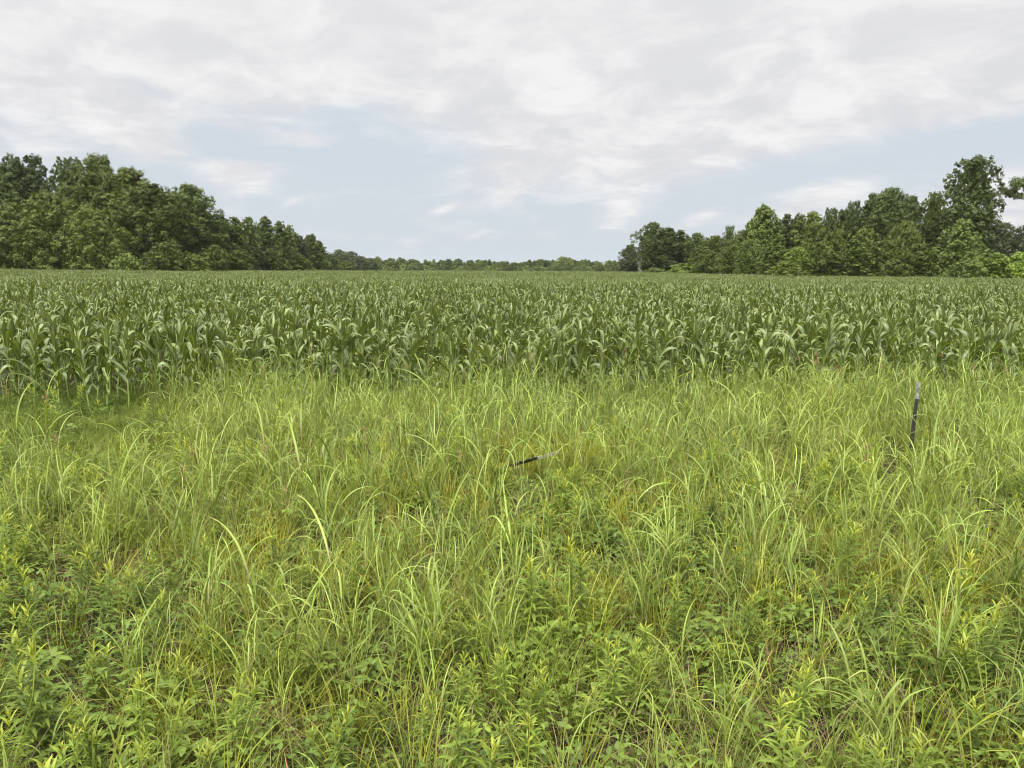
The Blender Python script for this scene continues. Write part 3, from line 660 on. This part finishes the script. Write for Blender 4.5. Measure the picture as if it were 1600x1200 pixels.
# ------------------------------------------------------------------ trees
def env(kind, k):
    """crown radius (0..1) at height fraction k of the crown"""
    if kind == 'round': return np.sqrt(np.clip(1 - (2 * k - .92) ** 2 * .95, .03, 1))
    if kind == 'dome': return np.clip(1 - k ** 2.4, .02, 1) ** .6
    if kind == 'column': return np.clip(np.minimum(.55 + k * 1.6, 1), 0, 1) * np.clip(1 - k ** 3.5, .05, 1) ** .7
    if kind == 'cone': return np.clip(np.minimum(.6 + k * 2, 1) * (1 - k * .82), .08, 1)
    if kind == 'open': return np.sqrt(np.clip(1 - (2 * k - 1.05) ** 2 * .9, .05, 1))
def tree_meshes(kind, H, Wd, nb, nl, leaf, base=.12, mat='c_mid', gaps=.0, seed=0, blobr=1.25):
    """crown: leaf-sized faces on NB leafy sprays round the limbs; trunk with limbs"""
    g = np.random.default_rng(seed); cr, tk = MB(), MB()
    z0 = H * base; Hc = H - z0
    nb = int(nb * 1.5); nl = int(nl * 1.3); leaf *= .78; blobr *= .74
    k = g.random(nb) ** .8; a = g.uniform(0, 6.28, nb)
    lob = 1 + .16 * np.sin(a * 3 + g.uniform(0, 6) + k * 5) + .10 * np.sin(a * 5 + k * 9)
    rr = env(kind, k) * Wd / 2 * lob * np.where(g.random(nb) < .7, g.uniform(.74, 1.0, nb), g.uniform(.15, .75, nb))
    C = np.column_stack([rr * np.cos(a), rr * np.sin(a), z0 + k * Hc])
    rb = blobr * g.uniform(.65, 1.3, nb) * (1 - .35 * k)
    C[:, 2] = np.minimum(C[:, 2], H - rb * .5)
    if gaps: # take whole wedges out of an open crown
        q = np.sin(a * 2 + k * 14 + g.uniform(0, 6)) ; keep = q > -1 + gaps * 2; C, rb, k = C[keep], rb[keep], k[keep]
    n = len(C); bi = np.repeat(np.arange(n), nl); N = len(bi)
    d = g.normal(0, 1, (N, 3)); d[:, 2] = np.abs(d[:, 2]) * .95 - .25; d /= np.linalg.norm(d, axis=1)[:, None]
    out = C[bi] - [0, 0, z0 + Hc * .45]; out /= np.linalg.norm(out, axis=1)[:, None] + 1e-6
    d = d + out * .35; d /= np.linalg.norm(d, axis=1)[:, None]
    sub = g.normal(0, 1, (n * 7, 3)); sub /= np.linalg.norm(sub, axis=1)[:, None]   # sprays inside each blob
    si = bi * 7 + g.integers(0, 7, N)
    dd = d * .42 + sub[si] * .85; dd /= np.linalg.norm(dd, axis=1)[:, None]
    p = C[bi] + dd * (rb[bi] * g.uniform(.3, 1.0, N) ** .6 * (1 + .35 * g.random((n * 7))[si] ** 2))[:, None] * np.column_stack([np.ones(N), np.ones(N), .75 + .75 * k[bi] ** 1.5])
    nrm = dd * 1.1 + g.normal(0, .38, (N, 3)) + [0, 0, .5]; nrm /= np.linalg.norm(nrm, axis=1)[:, None]
    s = leaf * g.uniform(.6, 1.35, N)[:, None]
    ni = N // 5                                   # large inner leaf sprays close the view through the crown
    ki = g.random(ni) ** .9; ai = g.uniform(0, 6.28, ni); ri = env(kind, ki) * Wd / 2 * .72 * np.sqrt(g.random(ni))
    pin = np.column_stack([ri * np.cos(ai), ri * np.sin(ai), z0 + ki * Hc * .9]); nin = g.normal(0, 1, (ni, 3)); nin /= np.linalg.norm(nin, axis=1)[:, None]
    p = np.concatenate([p, pin]); nrm = np.concatenate([nrm, nin]); s = np.concatenate([s, leaf * g.uniform(1.3, 2.1, ni)[:, None]])
    bi = np.concatenate([bi, g.integers(0, n, ni)]); N += ni
    t1 = np.cross(nrm, g.normal(0, 1, (N, 3))); t1 /= np.linalg.norm(t1, axis=1)[:, None] + 1e-9; t2 = np.cross(nrm, t1)
    V = np.stack([p - t1 * s, p - t2 * s * .55 - nrm * s * .12, p + t1 * s, p + t2 * s * .55 + nrm * s * .15], 1)
    A = np.zeros((N, 4, 3)); A[..., 0] = k[bi][:, None]; A[..., 2] = (.55 * g.random(N) + .45 * g.random(n)[bi])[:, None]
    cr.add(V, np.arange(N * 4).reshape(N, 4), A)
    zz = np.linspace(-.3, H * .86, 9); w1 = g.normal(0, .02 * H, 2)
    ctr = np.column_stack([w1[0] * (zz / H) ** 2, w1[1] * (zz / H) ** 2 + .15 * np.sin(zz), zz])
    tube(tk, ctr, np.interp(zz, [0, H * .86], [.018 * H + .04, .03]), 8)
    for i in g.choice(n, min(n, 16), replace=False):
        h0 = max(z0 * .7, C[i, 2] - g.uniform(.15, .3) * H); p0 = np.array([np.interp(h0, zz, ctr[:, 0]), np.interp(h0, zz, ctr[:, 1]), h0])
        m_ = (p0 + C[i]) / 2 + [0, 0, -.04 * H]; tube(tk, [p0, m_, C[i]], [.007 * H + .02, .005 * H, .02], 5)
    return cr.mesh('crown', M[mat], shade=False), tk.mesh('trunk', M['bark'])

# forms: (kind, H, W, blobs, leaves per blob, leaf size, base, gaps, blob radius)
SPEC = {'oak': ('round', 20, 15, 190, 150, .20, .10, .0, 1.7), 'oak2': ('round', 20, 13, 170, 150, .20, .08, .08, 1.6),
        'open': ('open', 19, 9.5, 190, 110, .19, .10, .08, 1.15), 'dome': ('dome', 12, 16, 190, 150, .17, .01, .0, 1.3),
        'column': ('round', 15, 6.0, 120, 120, .16, .05, .05, .85), 'column2': ('column', 14, 6.5, 120, 120, .17, .04, .10, .95),
        'cone': ('column', 12, 7.0, 120, 120, .16, .03, .0, .85), 'bush': ('dome', 5, 6.5, 80, 120, .13, .0, .0, .75), 'bush2': ('round', 6, 6, 80, 120, .13, .0, .05, .75),
        'far': ('round', 13, 9, 60, 60, .34, .03, .0, 1.3), 'far2': ('column', 14, 6, 50, 60, .34, .03, .0, 1.1), 'farbush': ('dome', 6, 8, 40, 60, .32, 0, 0, 1.0)}
_cache = {}
def tree(spec, mat, px, ytop, wpx, D, label, cat='tree', group=None, var=0, name=None, xoff=0):
    key = (spec, mat, var)
    if key not in _cache:
        k, H, Wd, nb, nl, lf, bs, gp_, br = SPEC[spec]
        _cache[key] = tree_meshes(k, H, Wd, nb, nl, lf, bs, mat, gp_, seed=sum(map(ord, spec)) + var * 17, blobr=br)
    k, H, Wd = SPEC[spec][:3]
    top = at(px, ytop, D); gz_ = float(ground_z(top[0], D)); h = (top[2] - gz_) * 1.0
    wd = wpx * D / FPX * (1.18 if spec in ('oak', 'oak2', 'column', 'column2') else 1.0 if spec == 'open' else 1.1)
    e = bpy.data.objects.new(name or ('shrub' if 'bush' in spec else 'broadleaf_tree'), None); COL.objects.link(e); e.empty_display_size = 1
    e.location = (top[0], D, gz_); e.rotation_euler = (0, 0, rng.uniform(0, 6.28)); e.scale = (wd / Wd, wd / Wd, h / H)
    for nm_, me in zip(('crown', 'trunk'), _cache[key]):
        q = bpy.data.objects.new(nm_, me); COL.objects.link(q); q.parent = e
    return tag(e, label, cat, group)

near = [
 # left wood, back rows
 ('oak', 'c_dark', 2, 264, 110, 152, 'dark tree cut by the left edge of the photo behind the low dome tree', 0),
 ('open', 'c_dark', 38, 246, 82, 154, 'dark tree with ragged top just left of the sky gap', 0),
 ('open', 'c_dark', 108, 250, 62, 152, 'narrow ragged tree just right of the sky gap', 1),
 ('oak', 'c_mid', 152, 250, 110, 148, 'tall rounded tree, highest of the left wood', 1),
 ('oak2', 'c_mid', 200, 268, 105, 144, 'big round tree on the shoulder of the left wood', 0),
 ('oak', 'c_mid', 236, 292, 100, 140, 'broad mid green tree left of the dark pointed one', 2),
 ('oak2', 'c_dark', 292, 292, 88, 152, 'dark pointed tree where the left wood starts to fall away', 1),
 ('oak2', 'c_dark', 322, 335, 62, 156, 'lower dark tree on the right slope of the pointed one', 0),
 ('oak', 'c_dark', 60, 300, 120, 160, 'shaded tree filling in under the ragged tops at left', 2),
 ('oak2', 'c_dark', 262, 325, 90, 146, 'shaded tree under the shoulder of the left wood', 2),
 # left wood, front
 ('dome', 'c_mid', 8, 322, 130, 131, 'low spreading tree at the left edge above the corn', 0),
 ('dome', 'c_mid', 76, 308, 150, 129, 'wide dome shaped tree in front of the left wood', 1),
 ('dome', 'c_mid', 140, 330, 110, 127, 'right flank dome of low trees before the left wood', 0),
 ('bush', 'c_light', 196, 398, 42, 124, 'small bright bush at the foot of the left wood', 0),
 ('bush2', 'c_mid', 258, 380, 60, 132, 'mid green bush under the broad left tree', 0),
 ('bush', 'c_mid', 300, 398, 52, 134, 'low bush right of the mid green one at the left wood', 1),
 ('bush2', 'c_mid', 335, 385, 44, 140, 'bush under the falling edge of the left wood', 1),
 ('bush', 'c_mid', 228, 404, 40, 128, 'low bush next to the small bright one', 0),
 # left wood, receding
 ('column2', 'c_dark', 345, 337, 38, 172, 'dark narrow tree starting the receding row at left', 0),
 ('column', 'c_mid', 366, 341, 40, 176, 'green column tree after the dark narrow one', 0),
 ('column', 'c_light', 389, 341, 34, 182, 'pale green column tree in the receding left row', 1),
 ('column2', 'c_dark', 413, 341, 42, 192, 'dark full column tree in the middle of the receding row', 1),
 ('column', 'c_mid', 437, 347, 30, 202, 'slim tree right of the dark full column', 0),
 ('column', 'c_light', 452, 353, 24, 212, 'thin pale tree with a stepped top in the receding row', 0),
 ('column2', 'c_dark', 466, 369, 28, 224, 'short dark tree before the last peak of the receding row', 0),
 ('cone', 'c_mid', 485, 367, 38, 234, 'last pointed tree of the receding left row', 0),
 ('column2', 'c_dark', 498, 378, 24, 250, 'dark tree on the right side of the last pointed one', 1),
 ('cone', 'c_dark', 505, 389, 14, 262, 'tiny dark spike tree ending the receding left row', 1),
 ('bush2', 'c_mid', 370, 392, 46, 168, 'bush at the foot of the green column tree', 0),
 ('bush2', 'c_mid', 425, 395, 44, 186, 'bush at the foot of the dark full column', 1),
 ('bush', 'c_mid', 470, 403, 40, 215, 'bush at the foot of the last pointed tree', 0),
 ('oak2', 'c_grey', 530, 391, 34, 330, 'grey green rounded tree standing apart past the left row', 0),
 ('oak', 'c_grey', 548, 394, 30, 345, 'lower grey green tree adjoining the one standing apart', 0),
 ('oak2', 'c_grey', 563, 401, 30, 370, 'low grey green tree where the far line begins', 1),
 ('oak2', 'c_dark', 515, 398, 26, 285, 'low dark tree closing the end of the receding left row', 1),
 ('bush2', 'c_mid', 508, 408, 30, 275, 'bush at the very end of the receding left row', 1),
 ('bush2', 'c_mid', 537, 408, 34, 320, 'bush in front of the grey green tree standing apart', 0),
 ('oak2', 'c_dark', 578, 404, 30, 400, 'low dark tree in the dip between the left row and the far line', 0),
 # right wood, back rows
 ('oak2', 'c_grey', 986, 384, 34, 205, 'small greyish tree at the left tip of the right wood', 0),
 ('oak2', 'c_mid', 1020, 350, 54, 190, 'round dark tree leading the right wood', 0),
 ('oak2', 'c_dark', 1044, 358, 52, 186, 'second round tree of the right wood', 1),
 ('column2', 'c_dark', 1064, 361, 38, 188, 'dark tree in the dip after the leading round ones', 0),
 ('oak2', 'c_dark', 1090, 366, 44, 184, 'dark flat topped tree in the low part of the right wood', 0),
 ('oak2', 'c_mid', 1118, 370, 46, 178, 'mid green low tree under the little open crown', 1),
 ('open', 'c_dark', 1141, 354, 24, 172, 'little tree with an open crown sticking above its neighbours', 0),
 ('oak2', 'c_mid', 1162, 362, 44, 165, 'mid green tree left of the bright pointed one', 0),
 ('cone', 'c_soft', 1195, 322, 56, 150, 'bright pointed tree rising in the right wood', 0),
 ('column2', 'c_mid', 1174, 348, 34, 154, 'tree on the left shoulder of the bright pointed one', 1),
 ('column2', 'c_dark', 1230, 337, 40, 152, 'dark tree right of the bright pointed one', 0),
 ('column2', 'c_dark', 1250, 337, 36, 150, 'dark twin topped tree in the right wood', 1),
 ('oak2', 'c_mid', 1270, 334, 50, 148, 'mid green rounded tree before the spiky top', 1),
 ('open', 'c_dark', 1298, 327, 28, 146, 'spiky topped tree left of the climbing ridge', 1),
 ('oak2', 'c_mid', 1318, 331, 44, 144, 'tree in the notch after the spiky top', 0),
 ('open', 'c_dark', 1336, 316, 28, 142, 'second spiky tree on the climbing ridge', 0),
 ('column2', 'c_dark', 1364, 305, 36, 140, 'tall narrow tree before the big dark crown', 0),
 ('oak', 'c_dark', 1392, 299, 76, 138, 'big dark crown in the middle of the right wood', 0),
 ('oak2', 'c_dark', 1426, 310, 46, 136, 'dark tree touching the right of the big crown', 1),
 ('open', 'c_mid', 1462, 303, 40, 136, 'lighter loose tree between the big crown and the tallest tree', 1),
 ('oak2', 'c_dark', 1480, 330, 56, 134, 'shaded tree under the left of the tallest one', 0),
 ('open', 'c_dark', 1524, 250, 84, 126, 'tallest tree of the right wood with ragged limbs', 2),
 ('oak2', 'c_dark', 1528, 335, 70, 132, 'shaded tree around the trunk of the tallest one', 1),
 ('oak2', 'c_grey', 1572, 351, 52, 122, 'grey green tree right of the tallest one', 0),
 ('oak2', 'c_grey', 1606, 353, 52, 120, 'grey green tree cut by the right edge of the photo', 1),
 ('oak', 'c_dark', 1330, 345, 90, 150, 'shaded tree behind the front bushes in mid right wood', 2),
 ('oak', 'c_dark', 1220, 362, 90, 158, 'shaded tree behind the bright pointed one', 1),
 # right wood, front
 ('dome', 'c_mid', 1416, 351, 66, 120, 'smooth domed tree below the big dark crown', 1),
 ('dome', 'c_mid', 1312, 362, 74, 124, 'broad mid green tree behind the front bushes', 0),
 ('bush2', 'c_mid', 1350, 360, 56, 121, 'clumpy green tree above the front bushes at mid right', 0),
 ('bush2', 'c_mid', 1150, 384, 58, 136, 'round green bush at the low part of the right wood', 1),
 ('bush2', 'c_mid', 1105, 392, 50, 142, 'leafy bush left of the round green one', 0),
 ('bush', 'c_yellow', 1072, 413, 80, 150, 'low yellow green bush in front of the dip', 0),
 ('bush', 'c_light', 1022, 419, 44, 160, 'lowest pale bush at the foot of the leading round tree', 1),
 ('bush2', 'c_soft', 1172, 377, 46, 130, 'pale leafy bush under the bright pointed tree', 0),
 ('cone', 'c_soft', 1208, 381, 50, 122, 'pale cone shaped bush with bright tip', 0),
 ('bush2', 'c_yellow', 1248, 388, 60, 120, 'yellow green bush right of the pale cone one', 0),
 ('bush2', 'c_mid', 1284, 381, 54, 118, 'green bush between two bright ones', 1),
 ('cone', 'c_soft', 1334, 376, 58, 117, 'bright upright bush in the middle of the front row', 1),
 ('bush2', 'c_mid', 1378, 378, 62, 117, 'darker bush right of the bright upright one', 0),
 ('bush2', 'c_mid', 1442, 384, 60, 115, 'green bush left of the pale leaning tree', 1),
 ('bush2', 'c_light', 1470, 390, 46, 114, 'leafy bush at the foot of the pale leaning tree', 0),
 ('cone', 'c_light', 1506, 346, 62, 112, 'pale large leaved tree in front of the tallest one', 2),
 ('bush', 'c_yellow', 1552, 398, 74, 108, 'bright yellow green mound below the grey green tree', 0),
 ('bush', 'c_yellow', 1596, 398, 60, 106, 'bright mound cut by the right edge of the photo', 1),
 ('bush', 'c_light', 1512, 405, 60, 107, 'pale mound at the foot of the large leaved tree', 1),
 ('bush', 'c_mid', 1400, 408, 60, 112, 'low dark mound along the corn at the right', 0),
 ('bush', 'c_mid', 1230, 410, 60, 114, 'low mound under the yellow green bush', 1),
]
for s_, m_, px, yt, wp, D, lab, var in near:
    tree(s_, m_, px, yt, wp, D, lab, 'bush' if 'bush' in s_ else 'tree', 'trees and bushes along the left side of the field' if px < 600 else 'trees and bushes along the right side of the field', var)

# the tree off the right edge whose leafy limb reaches into the frame
g = np.random.default_rng(77); cr, tk = MB(), MB(); D = 124
trunk_x = at(1690, 400, D)[0]; gz_ = float(ground_z(trunk_x, D))
sprays = []
for (ax, ay, bx_, by_, nb_) in [(1700, 330, 1566, 300, 26), (1700, 300, 1585, 290, 24), (1700, 285, 1640, 270, 14), (1700, 260, 1650, 300, 30), (1700, 240, 1720, 300, 50), (1700, 330, 1760, 330, 30)]:
    a_ = at(ax, ay, D) - [trunk_x, D, gz_]; b_ = at(bx_, by_, D) - [trunk_x, D, gz_]
    b_[1] += g.uniform(-2, 2); pth = [a_, (a_ + b_) / 2 + [0, 0, -.35], b_]
    tube(tk, pth, [.16, .10, .03], 6)
    for q in range(nb_):
        t_ = g.uniform(.25, 1); sprays.append(a_ * (1 - t_) + b_ * t_ + g.normal(0, .6, 3) * [1, 1.3, .8] + [0, 0, .45])
S = np.array(sprays); nl = 110; bi = np.repeat(np.arange(len(S)), nl); N = len(bi)
dd = g.normal(0, 1, (N, 3)); dd /= np.linalg.norm(dd, axis=1)[:, None]
p = S[bi] + dd * g.uniform(.3, .85, N)[:, None] * [1, 1, .7]
nrm = dd + g.normal(0, .5, (N, 3)) + [0, 0, .5]; nrm /= np.linalg.norm(nrm, axis=1)[:, None]
t1 = np.cross(nrm, g.normal(0, 1, (N, 3))); t1 /= np.linalg.norm(t1, axis=1)[:, None]; t2 = np.cross(nrm, t1); s = .17 * g.uniform(.6, 1.3, N)[:, None]
A = np.zeros((N, 4, 3)); A[..., 2] = g.random(N)[:, None]
cr.add(np.stack([p - t1 * s, p - t2 * s * .55, p + t1 * s, p + t2 * s * .55], 1), np.arange(N * 4).reshape(N, 4), A)
tube(tk, [(0, 0, -.3), (.2, 0, 6), (0, 0, 12), (.3, 0, 17)], [.45, .36, .26, .08], 9)
e = bpy.data.objects.new('broadleaf_tree', None); COL.objects.link(e); e.location = (trunk_x, D, gz_)
cr.obj('crown', M['c_dark'], e, shade=False); tk.obj('trunk', M['bark'], e)
tag(e, 'leafy limb of a tree reaching in from the right edge against the sky', 'tree', 'trees and bushes along the right side of the field')

# far treeline
ox = [575, 600, 640, 655, 700, 730, 760, 800, 825, 845, 870, 885, 900, 925, 945, 985]
oy = [403, 405, 404, 406, 405, 408, 407, 409, 408, 404, 404, 402, 406, 405, 408, 408]
FG = 'far treeline across the end of the field'
fm_ = ['c_dark', 'c_mid', 'c_mid', 'c_light', 'c_light']
x = 570.0; i = 0
while x < 992:
    yt = np.interp(x, ox, oy) + rng.normal(1.2, 2.2)
    sp_ = 'far2' if (660 < x < 700 or rng.random() < .3) else 'far'
    mt = 'c_light' if 655 < x < 700 else fm_[rng.integers(0, 4)]
    tree(sp_, mt, x, yt, rng.uniform(12, 22) * (1.1 if sp_ == 'far' else .7), 500 + rng.uniform(-10, 35), 'small hazy tree in the far line at the end of the field', 'tree', FG, rng.integers(0, 3))
    x += rng.uniform(4, 7.5)
x = 565.0
while x < 995:
    tree('farbush', fm_[rng.integers(0, 5)], x, 417 + rng.normal(0, 2), rng.uniform(12, 22), 488 + rng.uniform(-3, 6), 'low bush along the foot of the far treeline', 'bush', 'bushes at the foot of the far treeline', rng.integers(0, 3))
    x += rng.uniform(7, 12)

# ------------------------------------------------------------------ humid air
hz = bpy.data.materials.new('humid_air'); hz.use_nodes = True; t = NT(hz.node_tree); t.n.clear()
v = t.node('ShaderNodeVolumePrincipled'); v.inputs['Color'].default_value = (.86, .90, .95, 1); v.inputs['Density'].default_value = HAZE; v.inputs['Anisotropy'].default_value = 0.2
t.l.new(v.outputs[0], t.node('ShaderNodeOutputMaterial').inputs['Volume'])
me = bpy.data.meshes.new('haze'); a, b, c0, c1 = 1300, 2000, -9.0, 23.5
vv = [(x, y, z) for z in (c0, c1) for x, y in ((-a, -b), (a, -b), (a, b), (-a, b))]
me.from_pydata(vv, [], [(3, 2, 1, 0), (4, 5, 6, 7), (0, 1, 5, 4), (1, 2, 6, 5), (2, 3, 7, 6), (3, 0, 4, 7)]); me.materials.append(hz)
h = bpy.data.objects.new('haze', me); COL.objects.link(h); tag(h, kind='stuff')
